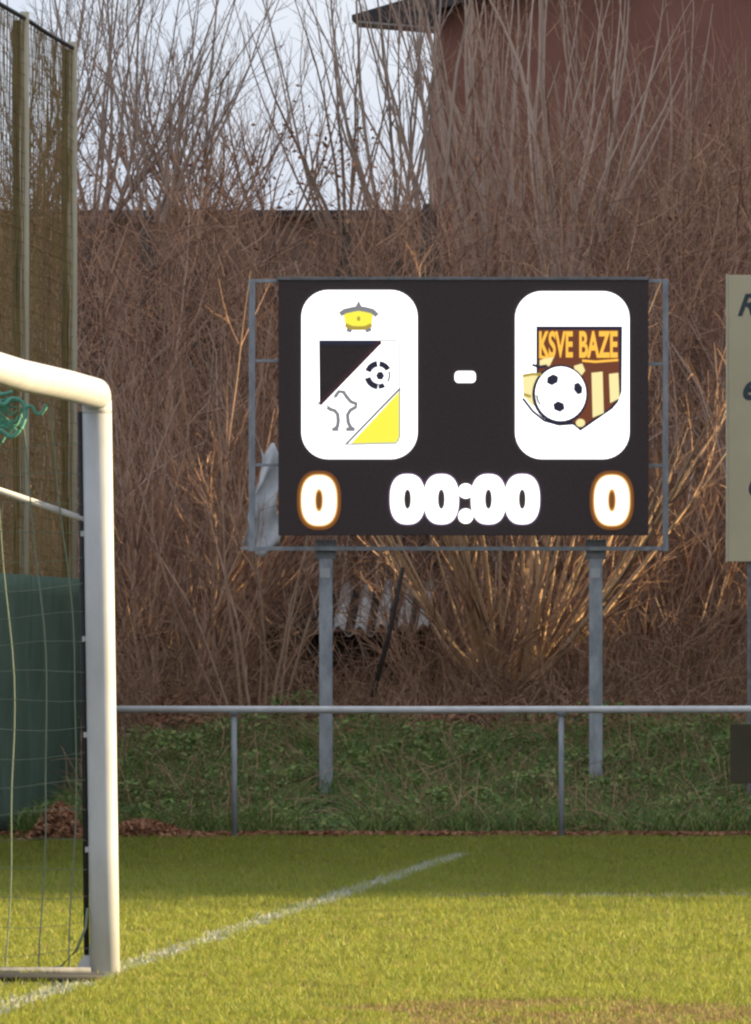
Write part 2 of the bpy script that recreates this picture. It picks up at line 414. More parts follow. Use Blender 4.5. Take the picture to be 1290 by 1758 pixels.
# ------------------------------------------------------------------ bare trees and shrubs
def paths(start, direc, length, Sg, wob, up, r):
    """vectorised curved growth. start (N,3), direc (N,3) unit, length (N,)"""
    N = len(start); P = np.zeros((N, Sg, 3)); P[:, 0] = start
    d = direc.copy(); step = (length / (Sg - 1))[:, None]
    bend = r.normal(0, wob * 0.5, (N, 3))
    for s in range(1, Sg):
        d = d + r.normal(0, wob, (N, 3)) + bend
        d[:, 2] += up
        d /= np.linalg.norm(d, axis=1, keepdims=True)
        P[:, s] = P[:, s-1] + d * step
    return P

def children(P, n_each, tmin, tmax, ang, lmin, lmax, Sg, wob, up, r):
    N, S0, _ = P.shape
    n = N * n_each
    pi = np.repeat(np.arange(N), n_each)
    tt = r.uniform(tmin, tmax, n) * (S0 - 1)
    i0 = np.minimum(tt.astype(int), S0 - 2); fr = (tt - i0)[:, None]
    st = P[pi, i0] * (1 - fr) + P[pi, i0 + 1] * fr
    d = P[pi, i0 + 1] - P[pi, i0]; d /= np.linalg.norm(d, axis=1, keepdims=True) + 1e-9
    q = r.normal(0, 1, (n, 3)); q -= (q * d).sum(1, keepdims=True) * d
    q /= np.linalg.norm(q, axis=1, keepdims=True) + 1e-9
    a = r.uniform(ang * 0.5, ang * 1.3, n)[:, None]
    nd = d * np.cos(a) + q * np.sin(a)
    rem = (1 - tt / (S0 - 1))
    ln = r.uniform(lmin, lmax, n) * (0.45 + 0.75 * rem)
    return paths(st, nd, ln, Sg, wob, up, r), pi, tt / (S0 - 1)

def taper(n, Sg, r0, r1):
    return np.linspace(0, 1, Sg)[None, :] * (r1 - r0)[:, None] + r0[:, None]

def shrub(name, base, n_stems, height, fan, label, cat, seed, m_stem, m_twig, r_stem=0.014, kids=9, kids2=4, base_r=0.18,
          wob=0.06, up=0.05, group=None, lean=(0, 0), stub=None, kid_len=(0.5, 1.2), kid_ang=0.5, tip=0.0035, trunk=None, individual=True, fine=1.0):
    r = np.random.default_rng(seed)
    t = empty(name, base, label, cat, group)
    bx_, by_, bz_ = base
    if trunk:
        # pollard: trunk from the ground to the knuckle where the shoots start
        tx, ty, tz, tr = trunk
        g = float(gz(bx_, by_))
        pts = [Vector((bx_, by_, g - 0.1)).lerp(Vector((tx, ty, tz)), k/6) + Vector((0.04*math.sin(k*2.1+seed), 0.04*math.cos(k*1.7), 0)) for k in range(7)]
        tube_obj('trunk', pts, [tr*1.25, tr*1.05, tr*0.95, tr*0.9, tr*0.9, tr*1.05, tr*0.25], M['bark'], t, k=9)
        sx, sy, sz = tx, ty, tz - 0.05
    else:
        sx, sy, sz = bx_, by_, bz_
    a = r.uniform(0, 2*np.pi, n_stems); rr = base_r * np.sqrt(r.uniform(0, 1, n_stems))
    st = np.stack([sx + rr*np.cos(a), sy + rr*np.sin(a)*0.7, np.full(n_stems, sz)], -1)
    th = fan * np.sqrt(r.uniform(0.0, 1, n_stems))
    d = np.stack([np.sin(th)*np.cos(a) + lean[0], np.sin(th)*np.sin(a)*0.7 + lean[1], np.cos(th)], -1)
    d /= np.linalg.norm(d, axis=1, keepdims=True)
    Sg = 9
    ln = height * r.uniform(0.55, 1.08, n_stems)
    P0 = paths(st, d, ln, Sg, wob, up, r)
    r0 = r_stem * r.uniform(0.55, 1.3, n_stems)
    R0 = taper(n_stems, Sg, r0, np.full(n_stems, tip))
    if individual:
        for k in range(n_stems):
            Vv, Qq = tubes(P0[k:k+1], R0[k:k+1], 5)
            link('stem', raw_mesh('stem', Vv, [Qq]), m_stem, t, True)
    else:
        Vv, Qq = tubes(P0, R0, 4); o = link('stems', raw_mesh('stems', Vv, [Qq]), m_stem, t, True); o['kind'] = 'stuff'
    P1, pi, tt = children(P0, kids, 0.12, 0.97, kid_ang, kid_len[0], kid_len[1], 6, wob*1.4, up*0.6, r)
    R1 = taper(len(P1), 6, np.clip(r0[pi] * (1 - tt*0.8) * 0.6, tip, 0.02), np.full(len(P1), tip*0.6))
    V1, Q1 = tubes(P1, R1, 3)
    VV, FF = [V1], [Q1]
    if kids2:
        P2, pi2, t2 = children(P1, kids2, 0.15, 0.98, 0.6, kid_len[0]*0.4, kid_len[1]*0.45, 4, wob*2.0, up*0.3, r)
        R2 = taper(len(P2), 4, np.full(len(P2), tip*0.85), np.full(len(P2), tip*0.5))
        V2, Q2 = tubes(P2, R2, 3)
        FF.append(Q2 + len(V1)); VV.append(V2)
    o = link('twigs', raw_mesh('twigs', np.concatenate(VV), [np.concatenate(FF)]), m_twig, t); o['kind'] = 'stuff'
    return t

def g3(px, Y, dz=0.0):
    x = ax(px, Y); return (x, Y, float(gz(x, Y)) + dz)

# pollard willows behind, shoots against the sky
def pollard(px, py, Y, n, h, fan, label, seed, lean=(0, 0), kids=6, kids2=3, m='twig_grey', rs=0.015, tip=0.003):
    b = g3(px, Y); x, z = ax(px, Y), az(py, Y)
    shrub('willow_tree', b, n, h, fan, label, 'tree', seed, M['stem_pale'] if rs > 0.017 else M['stem_brown'] if m != 'twig_grey' else M['twig_grey'], M[m], r_stem=rs, kids=kids, kids2=kids2, base_r=0.2, wob=0.07, up=0.14,
          group='pollard willows behind the scoreboard', lean=lean, trunk=(x, Y, z, 0.13), kid_len=(0.4, 1.0), kid_ang=0.4, tip=tip)
pollard(258, 372, 103, 18, 3.2, 0.85, 'bare pollard willow with knobbly head, left against the sky above the low roof', 11, kids=7, kids2=3)
pollard(160, 385, 104, 18, 3.4, 0.75, 'bare willow with dense upright shoots just right of the tall netting', 12, kids=6)
pollard(45, 360, 106, 14, 3.0, 0.7, 'bare willow seen through the tall netting', 13, kids=8)
pollard(345, 405, 105, 22, 2.0, 0.9, 'shorter bare willow with orange-brown shoots at the edge of open sky', 14, m='twig_orange', kids=8)
pollard(590, 390, 104, 11, 3.3, 0.55, 'bare willow with long shoots curving left in front of open sky', 15, lean=(-0.18, 0), kids=4, kids2=2, rs=0.0165)
pollard(672, 370, 103, 10, 3.4, 0.5, 'bare willow with long upright shoots under the barn roof tip', 16, lean=(-0.12, 0), kids=4, kids2=2, rs=0.0165)
pollard(740, 350, 102, 8, 3.2, 0.45, 'bare willow at the corner of the barn, shoots reaching over the roof', 17, lean=(-0.1, 0), kids=4, kids2=2, rs=0.0165)
pollard(470, 410, 106, 12, 1.9, 0.8, 'thin bare willow low in the middle of the open sky', 18, kids=6, m='twig_orange')
pollard(850, 480, 103, 18, 3.6, 0.4, 'brown willow with straight upright shoots against the maroon barn wall', 19, kids=4, m='twig_brown', rs=0.025)
pollard(965, 480, 101, 18, 3.6, 0.55, 'willow with long pale shoots leaning right above the scoreboard', 20, lean=(0.22, 0), kids=3, m='twig_brown', rs=0.027)
pollard(1190, 520, 105, 18, 2.4, 0.8, 'wispy brown willow above the cream sign', 21, kids=7, m='twig_brown', rs=0.012)
pollard(1080, 520, 104, 14, 2.6, 0.7, 'brown willow right of the second crest, tangled shoots', 22, kids=6, m='twig_brown', rs=0.013)

pollard(905, 470, 106, 14, 4.0, 0.3, 'willow with straight whips against the barn, above the right half of the scoreboard', 23, kids=5, m='twig_brown', rs=0.019)
pollard(1120, 470, 107, 14, 3.6, 0.4, 'willow with thin whips veiling the maroon barn, left of the cream sign', 24, kids=6, m='twig_brown', rs=0.018)
pollard(800, 480, 108, 14, 4.0, 0.3, 'willow with straight whips just inside the left edge of the barn', 25, kids=5, m='twig_brown', rs=0.018)
# coppiced shrubs
gs = 'bare coppiced shrubs on the bank'
shrub('willow_shrub', g3(872, 96.4, 0.22), 44, 3.3, 0.95, 'golden-stemmed coppiced willow fanning out below the scoreboard', 'shrub', 31, M['stem_gold'], M['twig_orange'], r_stem=0.027, kids=5, kids2=2, base_r=0.3, wob=0.05, up=0.10, group=gs)
shrub('willow_shrub', g3(300, 96.5), 34, 3.6, 0.55, 'tall brown coppiced shrub right of the white goal post', 'shrub', 32, M['stem_brown'], M['twig_brown'], r_stem=0.02, kids=12, kids2=4, base_r=0.4, group=gs)
shrub('willow_shrub', g3(215, 97.5), 26, 3.4, 0.5, 'brown coppiced shrub directly behind the white goal post', 'shrub', 33, M['stem_brown'], M['twig_brown'], r_stem=0.017, kids=12, kids2=4, base_r=0.35, group=gs)
shrub('willow_shrub', g3(425, 98.6), 26, 3.5, 0.5, 'brown coppiced shrub behind the left edge of the scoreboard', 'shrub', 34, M['stem_brown'], M['twig_brown'], r_stem=0.017, kids=12, kids2=4, base_r=0.3, lean=(-0.1, 0), group=gs)
shrub('willow_shrub', g3(1110, 97.5), 30, 3.6, 0.6, 'brown tangled shrub between the scoreboard and the cream sign', 'shrub', 35, M['stem_brown'], M['twig_brown'], r_stem=0.013, kids=13, kids2=5, base_r=0.4, wob=0.09, group=gs)
shrub('willow_shrub', g3(1235, 98.5), 26, 3.6, 0.6, 'brown tangled shrub behind the cream sign', 'shrub', 36, M['stem_brown'], M['twig_brown'], r_stem=0.013, kids=13, kids2=5, base_r=0.4, wob=0.09, group=gs)
shrub('willow_shrub', g3(620, 100.5), 24, 3.8, 0.5, 'brown shrub behind the middle of the scoreboard', 'shrub', 37, M['stem_brown'], M['twig_brown'], r_stem=0.015, kids=10, kids2=4, base_r=0.4, group=gs)
shrub('willow_shrub', g3(100, 100.5), 20, 3.4, 0.5, 'brown shrub behind the green windscreen', 'shrub', 38, M['stem_brown'], M['twig_brown'], r_stem=0.015, kids=10, kids2=4, base_r=0.4, group=gs)
shrub('willow_shrub', g3(985, 97.0), 16, 1.7, 1.1, 'low brown shrub behind the right scoreboard post', 'shrub', 39, M['stem_brown'], M['twig_orange'], r_stem=0.014, kids=8, kids2=3, base_r=0.25, wob=0.08, group=gs)
shrub('willow_shrub', g3(765, 96.2), 14, 1.5, 1.15, 'low brown shrub right of the corrugated shed', 'shrub', 40, M['stem_brown'], M['twig_brown'], r_stem=0.012, kids=8, kids2=3, base_r=0.25, wob=0.08, group=gs)

shrub('willow_shrub', g3(440, 94.55), 9, 2.6, 0.35, 'thin brown shrub in front of the grey plastic sheet', 'shrub', 41, M['stem_brown'], M['twig_brown'], r_stem=0.013, kids=7, kids2=3, base_r=0.25, group=gs)
# thicket: uncountable fine brown brush filling the depth behind
def thicket(name, n, px0, px1, Y0, Y1, zmin, zmax_fn, m, label, seed, ln=(0.4, 1.3), rad=0.0045, upw=0.8):
    r = np.random.default_rng(seed)
    Y = r.uniform(Y0, Y1, n); px = r.uniform(px0, px1, n); x = (px - CX) * Y / F
    zt = zmax_fn(px, r.random(n))
    z = zmin + (zt - zmin) * r.random(n) ** 1.05
    clear = (px > 540) & (px < 745) & (z > 1.05) & (z < 2.2) & (Y < 98.2) & (r.random(n) < 0.95)
    clear |= (px > 740) & (px < 985) & (z > 1.12) & (Y < 96.6) & (r.random(n) < 0.85)
    z = np.where(clear, zmin + 0.2 * r.random(n), z)
    d = r.normal(0, 0.55, (n, 3)); d[:, 2] += upw
    d /= np.linalg.norm(d, axis=1, keepdims=True)
    P = paths(np.stack([x, Y, z], -1), d, r.uniform(*ln, n), 5, 0.16, 0.03, r)
    R_ = taper(n, 5, rad * r.uniform(0.5, 1.4, n), np.full(n, rad*0.35))
    Vv, Qq = tubes(P, R_, 3)
    o = link(name, raw_mesh(name, Vv, [Qq]), m)
    return tag(o, label, 'brush', kind='stuff')
def zt_main(px, u):
    base = np.where(px < 360, 5.0, np.where(px < 750, 4.6, np.where(px < 1050, 5.0, 5.4)))
    return base + 0.5*np.sin(px*0.021) + 0.4*u
thicket('brush', 24000, -150, 1450, 98.5, 108, 0.8, zt_main, M['twig_brown'], 'dense fine brown brush filling the ground between shrubs and buildings', 51)
thicket('whip_stems', 900, -100, 1400, 97, 102, 0.8, lambda px, u: 2.6 + 0.8*u + 0*px, M['stem_pale'], 'tall pale whip-like stems standing through the brown brush', 53, ln=(0.8, 2.4), rad=0.0085, upw=1.6)
def zt_low(px, u): return 1.0 + 0.9*u + 0*px
thicket('brush', 5000, 150, 1450, 94.8, 98, 0.75, zt_low, M['twig_orange'], 'low tangled reddish-brown brush along the top of the bank', 52, ln=(0.2, 0.7), upw=0.35)

# ------------------------------------------------------------------ leaves: bramble cover on the bank, litter
def leaves(n, x, y, z, size, m, name, label, cat, seed, flat=0.5):
    r = np.random.default_rng(seed)
    a = r.uniform(0, 2*np.pi, n)
    nz_ = np.stack([r.normal(0, flat, n), r.normal(-0.25, flat, n), np.ones(n)], -1); nz_ /= np.linalg.norm(nz_, axis=1, keepdims=True)
    u = np.stack([np.cos(a), np.sin(a), np.zeros(n)], -1); u -= (u*nz_).sum(1, keepdims=True)*nz_; u /= np.linalg.norm(u, axis=1, keepdims=True)
    v = np.cross(nz_, u)
    s = (size * r.uniform(0.5, 1.35, n))[:, None]
    c = np.stack([x, y, z], -1)
    pts = np.stack([c - u*s*0.5, c + v*s*0.28 + nz_*s*0.08, c + u*s*0.5 - nz_*s*0.12, c - v*s*0.28 + nz_*s*0.08], 1)
    Vv = pts.reshape(-1, 3); i = np.arange(n)[:, None]*4
    o = link(name, raw_mesh(name, Vv, [i + np.array([[0, 1, 2]]), i + np.array([[0, 2, 3]])]), m)
    return tag(o, label, cat, kind='stuff')
r = np.random.default_rng(61)
n = 90000
y = 88.5 + 6.6 * r.random(n) ** 0.9; x = r.uniform(-4.6, 4.6, n)
cl = patch_noise(x*0.9, y*1.1, 1.0, 3)
dens = 0.55 + 0.6*cl - np.clip((y - 92.5)/2.5, 0, 1)*0.9
keep = (r.random(n) < dens) & (x > -2.46 + 0.0583 * (y - 95.0) + 0.12); x, y, cl = x[keep], y[keep], cl[keep]
h = (0.16 + 0.14*np.clip(cl, -0.5, 1)) * np.clip((y - 88.2)/0.8, 0.2, 1)
h = np.where((np.abs(x - ax(560, 91)) < 0.22) & (y > 88.8) & (y < 91.2), h * 0.15, h)
z = gz(x, y) + h * r.random(len(x)) ** 0.6 + 0.01
leaves(len(x), x, y, z, 0.055, M['bramble'], 'bramble_cover', 'dark green bramble and nettle cover on the bank behind the railing', 'undergrowth', 62, 0.7)
n = 9000
yy = 88.4 + 8.6*r.random(n); xx = r.uniform(-4.6, 4.6, n)
km = (xx > -2.46 + DX * (yy - 95.0) + 0.35) & ~((np.abs(xx - ax(560, 91)) < 0.25) & (yy < 91.1)); xx, yy = xx[km], yy[km]; n = len(xx)
d = r.normal(0, 0.7, (n, 3)); d[:, 2] = np.abs(d[:, 2]) + 0.3; d /= np.linalg.norm(d, axis=1, keepdims=True)
P = paths(np.stack([xx, yy, gz(xx, yy)], -1), d, r.uniform(0.15, 0.6, n), 6, 0.2, -0.12, r)
Vv, Qq = tubes(P, taper(n, 6, np.full(n, 0.0045), np.full(n, 0.002)), 3)
tag(link('bramble_stems', raw_mesh('bramble_stems', Vv, [Qq]), M['twig_brown']), 'arching dead bramble stems tangled through the green bank cover', 'undergrowth', kind='stuff')
# long grass on the bank
n = 70000
yy = 88.3 + 5.6*r.random(n); xx = r.uniform(-4.6, 4.6, n)
km = (xx > -2.46 + DX * (yy - 95.0) + 0.1) & ~((np.abs(xx - ax(560, 91)) < 0.2) & (yy < 91.1))
xx, yy = xx[km], yy[km]; n = len(xx)
Vb, Fb = blades(xx, yy, r.uniform(0.06, 0.26, n), r.uniform(0.006, 0.014, n), 2.2, True)
tag(link('bank_grass', raw_mesh('bank_grass', Vb, Fb), M['bramble']), 'long dark grass growing through the brambles on the bank', 'grass', kind='stuff')
# leaf litter
n1, n2, n3 = 3600, 4200, 12000
lx = np.concatenate([r.normal(ax(95, 86.8), 0.14, n1), r.normal(ax(260, 87.2), 0.28, n2), r.uniform(-4.5, 4.5, n3)])
ly = np.concatenate([r.normal(86.9, 0.5, n1), r.normal(87.6, 0.35, n2), np.abs(r.normal(0, 0.4, n3)) + 87.6])
hh = np.concatenate([0.26*np.exp(-((lx[:n1]-ax(100, 86.8))/0.15)**2), 0.13*np.ones(n2)*np.exp(-((lx[n1:n1+n2]-ax(240, 87.2))/0.3)**2), 0.03*np.ones(n3)])
lz = gz(lx, ly) + 0.008 + hh*r.random(len(lx))
leaves(len(lx), lx, ly, lz, 0.06, M['dead_leaf'], 'leaf_litter', 'drift of red-brown dead leaves along the foot of the bank by the goal', 'leaf litter', 63, 0.6)
n = 26000
lx = r.uniform(-4.8, 4.8, n); ly = r.uniform(93.0, 100, n)
leaves(n, lx, ly, gz(lx, ly) + 0.01 + 0.12*r.random(n), 0.06, M['dead_leaf'], 'dead_leaf_carpet', 'brown dead leaves lying under the shrubs at the top of the bank', 'leaf litter', 64, 0.6)

rl = np.random.default_rng(71); cc = []
for k in range(150):
    Yc = rl.uniform(99, 105); pxc = rl.uniform(-60, 1330); zc = rl.uniform(1.2, 5.6) if pxc > 760 else rl.uniform(1.2, 5.9)
    m_ = int(rl.integers(8, 40)); cc.append(np.array([[ax(pxc, Yc), Yc, zc]]) + rl.normal(0, 1, (m_, 3)) * np.array([0.16, 0.2, 0.22]))
cc = np.concatenate(cc)
leaves(len(cc), cc[:, 0], cc[:, 1], cc[:, 2], 0.05, M['dead_leaf'], 'clinging_leaves', 'withered orange-brown leaves still clinging to the bare scrub', 'leaves', 72, 1.5)

# ------------------------------------------------------------------ ball-stop fence
xe = ax(125, 95.0)
def fx(Y): return xe + DX * (Y - 95.0)
FH = 6.3
fence = empty('ball_stop_fence', (xe, 95, 0), 'tall ball-stop netting on slim poles with green windscreen below, behind the goal', 'fence')
bays = [95.0, 90.56, 86.12, 81.68, 77.24, 72.8]
for Yb in bays:
    tube_obj('pole', [(fx(Yb), Yb, -0.1), (fx(Yb), Yb, FH + 0.05)], 0.036, M['pole'], fence, k=10)
    tube_obj('net_border', [(fx(Yb - 0.1) - 0.055, Yb - 0.1, 2.0), (fx(Yb - 0.1) - 0.055, Yb - 0.1, FH - 0.02)], 0.03, M['net_edge'], fence, k=6)
tube_obj('top_cable', [(fx(Yb), Yb, FH - (0.0 if k % 2 == 0 else 0.008)) for k, Yb in enumerate(np.linspace(95, 72.8, 11))], 0.018, M['cable'], fence, k=6)
hs, vs = [], []
zz = np.arange(1.95, FH, 0.10)
yv = np.arange(72.8, 95.0, 0.075)
rn = np.random.default_rng(5)
for z_ in zz:
    yy_ = np.linspace(72.8, 95, 40); hs.append(np.stack([fx(yy_) + rn.normal(0, 0.004, 40), yy_, np.full(40, z_) + rn.normal(0, 0.008, 40)], -1))
for y_ in yv:
    z2 = np.linspace(1.95, FH, 14); vs.append(np.stack([np.full(14, fx(y_)) + rn.normal(0, 0.004, 14), np.full(14, y_) + rn.normal(0, 0.012, 14), z2], -1))
V1, Q1 = tubes(np.array(hs), np.full((len(hs), 40), 0.0028), 3); V2, Q2 = tubes(np.array(vs), np.full((len(vs), 14), 0.0030), 3)
o = link('netting', raw_mesh('netting', np.concatenate([V1, V2]), [np.concatenate([Q1, Q2 + len(V1)])]), M['ball_net'], fence); o['kind'] = 'stuff'
# windscreen: wavy cloth, one length per bay
for k in range(len(bays) - 1):
    Ya, Yb = bays[k], bays[k+1]; nn2, mm2 = 40, 14
    yy_, z2 = np.meshgrid(np.linspace(Yb + 0.03, Ya - 0.03, nn2), np.linspace(0.03, 1.99, mm2), indexing='ij')
    xx_ = fx(yy_) + 0.06 + 0.018*np.sin(yy_*5.1 + z2*0.8) + 0.012*np.sin(z2*5 + yy_*2)
    top = np.stack([xx_, yy_, z2 + 0*z2], -1).reshape(-1, 3)
    id2 = np.arange(nn2*mm2).reshape(nn2, mm2)
    Qw = np.stack([id2[:-1,:-1], id2[1:,:-1], id2[1:,1:], id2[:-1,1:]], -1).reshape(-1, 4)
    o = link('windscreen', raw_mesh('windscreen', top, [Qw]), M['windscreen'], fence, True)
    md = o.modifiers.new('thick', 'SOLIDIFY'); md.thickness = 0.006

# ------------------------------------------------------------------ railing along the far touchline
Yr = 87.5; zr = az(1218, Yr)
rail = empty('railing', (0, Yr, 0), 'grey metal pitch-side railing with slim posts in front of the scoreboard', 'railing')
tube_obj('top_rail', [(ax(165, Yr), Yr, zr), (ax(700, Yr), Yr, zr - 0.004), (ax(1290, Yr), Yr, zr), (ax(3000, Yr), Yr, zr)], 0.027, M['rail'], rail, k=12)
for px in (172, 403, 965, 1527, 2089, 2651):
    tube_obj('post', [(ax(px, Yr), Yr, -0.1), (ax(px - 1, Yr), Yr, zr - 0.02)], 0.021, M['galv'], rail, k=10)
    MB().box(ax(px - 1, Yr) - 0.03, ax(px - 1, Yr) + 0.03, Yr - 0.031, Yr + 0.031, zr - 0.045, zr - 0.02).build('bracket', M['galv_dark'], rail, bevel=0.004)
o = MB().box(ax(1254, 88.0), ax(1254, 88.0) + 1.6, 87.97, 88.0, az(1345, 88), az(1243, 88)).build('hoarding_board', M['olive'], bevel=0.006)
tag(o, 'plain dark olive board standing behind the railing under the cream sign', 'board')

# ------------------------------------------------------------------ scoreboard
YS = 91.0
sb = empty('scoreboard', (ax(796, YS), YS, 0.3), 'dark LED football scoreboard on two galvanised posts showing two crests and 00:00', 'scoreboard')
def sp(px, py): return (ax(px, YS), az(py, YS))
def box_px(x0, x1, y0, y1, d0, d1, name, m, parent, bevel=0.0):
    a, b = sp(x0, y1), sp(x1, y0)
    return MB().box(a[0], b[0], YS + d0, YS + d1, a[1], b[1]).build(name, m, parent, bevel=bevel)
screen = box_px(478, 1114, 481, 919, 0.0, 0.12, 'screen', M['screen'], sb, 0.004)
box_px(475, 1116, 475, 480.5, -0.01, 0.13, 'top_cover', M['galv_dark'], sb, 0.003)
# carrying frame behind
for x0, x1, y0, y1, nm in ((427, 438, 478, 946, 'frame_upright'), (1139, 1149, 478, 946, 'frame_upright')):
    box_px(x0, x1, y0, y1, 0.14, 0.19, nm, M['galv'], sb, 0.004)
for x0, x1, y0, y1 in ((438.5, 1138.5, 938, 945), (438.5, 478, 478, 484), (1114, 1138.5, 478, 484), (438.5, 478, 616, 621), (1114, 1138.5, 621, 627), (438.5, 478, 795, 800), (1114, 1138.5, 796, 802)):
    box_px(x0, x1, y0, y1, 0.145, 0.185, 'frame_bar', M['galv'], sb, 0.003)
box_px(415, 426.5, 938, 944, 0.145, 0.185, 'frame_bar', M['galv'], sb, 0.003)
for k, (x0, x1, y1) in enumerate(((548, 571, 1378), (1013, 1036, 1335))):
    a, b = sp(x0, y1 + 60), sp(x1, 935)
    p = MB().box(a[0], b[0], YS + 0.192, YS + 0.30, a[1], b[1]).build('post', M['galv'], sb, bevel=0.006)
    box_px(x0 - 6, x1 + 6, 926, 960, 0.1915, 0.32, 'post_head', M['galv_dark'], p, 0.006)
    box_px(x0 + 2, x1 - 4, 975, 992, 0.186, 0.1925, 'label_plate', M['white_paint'], p, 0.0)

E = {'white': emit('led_white', (1.0, 1.0, 1.0), 2.2), 'dark': M['screen'], 'navy': emit('led_navy', (0.012, 0.010, 0.03), 1.0),
     'grey': emit('led_grey', (0.36, 0.36, 0.38), 0.65), 'lgrey': emit('led_pale_grey', (0.62, 0.62, 0.62), 0.75), 'yellow': emit('led_yellow', (1.0, 0.93, 0.07), 1.0),
     'gold': emit('led_gold', (0.75, 0.55, 0.08), 0.6), 'orange': emit('led_orange', (1.0, 0.52, 0.06), 1.15), 'brown': emit('led_brown', (0.20, 0.05, 0.012), 0.8),
     'cream': emit('led_cream', (1.0, 0.86, 0.40), 1.0), 'amber': emit('led_amber', (1.0, 0.40, 0.03), 0.7), 'ember': emit('halo_ember', (0.30, 0.10, 0.01), 0.6), 'hot': emit('led_hot_amber', (1.0, 0.93, 0.72), 1.4),
     'maroon': emit('led_maroon', (0.05, 0.012, 0.014), 0.8), 'violet': emit('halo_violet', (0.30, 0.16, 0.34), 0.35)}

def plate(poly, d, m, name, parent, hole=None, th=0.002):
    """flat LED shape in photo pixels, standing d metres proud of the screen"""
    P2 = [sp(*p) for p in poly]
    if hole is None:
        return MB().prism(P2, YS - d - th, YS - d).build(name, m, parent)
    H2 = [sp(*p) for p in hole]; n = len(P2)
    v = [(x, YS - d - th, z) for x, z in P2 + H2]
    f = [(i, (i+1) % n, n + (i+1) % n, n + i) for i in range(n)]
    me = bpy.data.meshes.new(name); me.from_pydata(v, [], f)
    return link(name, me, m, parent)

def rrect(x0, x1, y0, y1, r, n=8):
    pts = []
    for cx, cy, a0 in ((x1-r, y0+r, -90), (x1-r, y1-r, 0), (x0+r, y1-r, 90), (x0+r, y0+r, 180)):
        for k in range(n + 1):
            a = R(a0 + 90*k/n); pts.append((cx + r*math.cos(a), cy + r*math.sin(a)))
    return pts
def oval(cx, cy, rx, ry, n=36, p=2.0, rot=0):
    out = []
    for k in range(n):
        a = 2*math.pi*k/n; c, s = math.cos(a), math.sin(a)
        x = rx*math.copysign(abs(c)**(2/p), c); y = ry*math.copysign(abs(s)**(2/p), s)
        out.append((cx + x*math.cos(rot) - y*math.sin(rot), cy + x*math.sin(rot) + y*math.cos(rot)))
    return out
def stroke(pts, w, d, m, name, parent):
    """polyline stroke as a flat ribbon"""
    L_, R_ = [], []
    for i, p in enumerate(pts):
        a = pts[max(i-1, 0)]; b = pts[min(i+1, len(pts)-1)]
        dx, dy = b[0]-a[0], b[1]-a[1]; l = math.hypot(dx, dy) or 1
        L_.append((p[0] - dy/l*w/2, p[1] + dx/l*w/2)); R_.append((p[0] + dy/l*w/2, p[1] - dx/l*w/2))
    v = [(ax(x, YS), YS - d, az(y, YS)) for x, y in L_ + R_]; n = len(pts)
    f = [(i, i+1, n+i+1, n+i) for i in range(n-1)]
    me = bpy.data.meshes.new(name); me.from_pydata(v, [], f)
    return link(name, me, m, parent)

# digits
def zero(cx, cy, d, core, glow, hw=30.5, hh=43.5):
    plate(oval(cx, cy, hw + 7.5, hh + 7.5, 40, 2.5), d - 0.007, E['ember'], 'digit_glow', screen)  # bloom around the bright digit, built in as larger glowing plates
    plate(oval(cx, cy, hw + 2.5, hh + 2.5, 40, 2.5), d - 0.004, glow, 'digit_glow', screen, hole=oval(cx, cy, 4.5, 15, 40, 2.2))
    return plate(oval(cx, cy, hw, hh, 40, 2.5), d, core, 'digit', screen, hole=oval(cx, cy, 6.5, 19, 40, 2.2))
zero(548, 859, 0.010, E['hot'], E['amber']); zero(1051, 859, 0.010, E['hot'], E['amber'])
for k, cx in enumerate((700, 758, 839, 897)):
    plate(oval(cx, 857, 30.0, 43, 40, 2.5), 0.008 + 0.003*(k % 2), E['white'], 'digit', screen, hole=oval(cx, 857, 6, 17, 40, 2.2))
    plate(oval(cx, 857, 33.0, 46, 40, 2.5), 0.0015 + 0.002*(k % 2), E['violet'], 'digit_glow', screen, hole=oval(cx, 857, 29, 42, 40, 2.5), th=0)  # violet fringe of the bloom, built in as a glowing ring
for cy in (843, 886):
    plate(oval(800, cy, 13, 13, 20), 0.014, E['white'], 'colon_dot', screen)
plate(rrect(781, 817, 637, 657, 7), 0.006, E['white'], 'dash', screen)

# left crest
cp = plate(rrect(518, 717, 498, 788, 46, 10), 0.006, E['white'], 'crest_panel', screen)
plate([(548, 585), (655, 585), (549, 696)], 0.010, E['dark'], 'black_triangle', cp)
stroke([(548, 588), (655, 588)], 8, 0.0135, E['navy'], 'triangle_edge', cp)
stroke([(653, 587), (549, 694)], 7, 0.0137, E['maroon'], 'triangle_edge', cp)
plate([(686, 672), (686, 757), (682, 761), (602, 762)], 0.010, E['yellow'], 'yellow_triangle', cp)
stroke([(687, 667), (594, 763)], 4.5, 0.0135, E['grey'], 'shield_line', cp)
stroke([(655, 584), (680, 584), (687, 590), (687, 750), (681, 761), (600, 763)], 3.2, 0.0133, E['lgrey'], 'shield_line', cp)
stroke([(547, 690), (546, 748), (553, 760), (566, 763), (600, 763)], 2.4, 0.0139, E['lgrey'], 'shield_line', cp)
plate([(590, 540), (599, 534), (616, 532), (632, 534), (641, 540), (639, 558), (635, 567), (597, 567), (593, 558)], 0.010, E['yellow'], 'crown', cp)
stroke([(584, 540), (592, 534), (605, 531), (616, 529), (628, 531), (640, 534), (648, 542)], 9, 0.0135, E['grey'], 'crown_band', cp)
plate([(608, 531), (616, 515), (624, 531)], 0.0136, E['grey'], 'crown_peak', cp)
stroke([(593, 558), (605, 563), (616, 563.5), (627, 563), (639, 558)], 7, 0.0138, E['gold'], 'crown_rim', cp)
stroke([(595, 566), (604, 569)], 6, 0.0139, E['grey'], 'crown_rim', cp); stroke([(628, 569), (638, 565)], 6, 0.0139, E['grey'], 'crown_rim', cp)
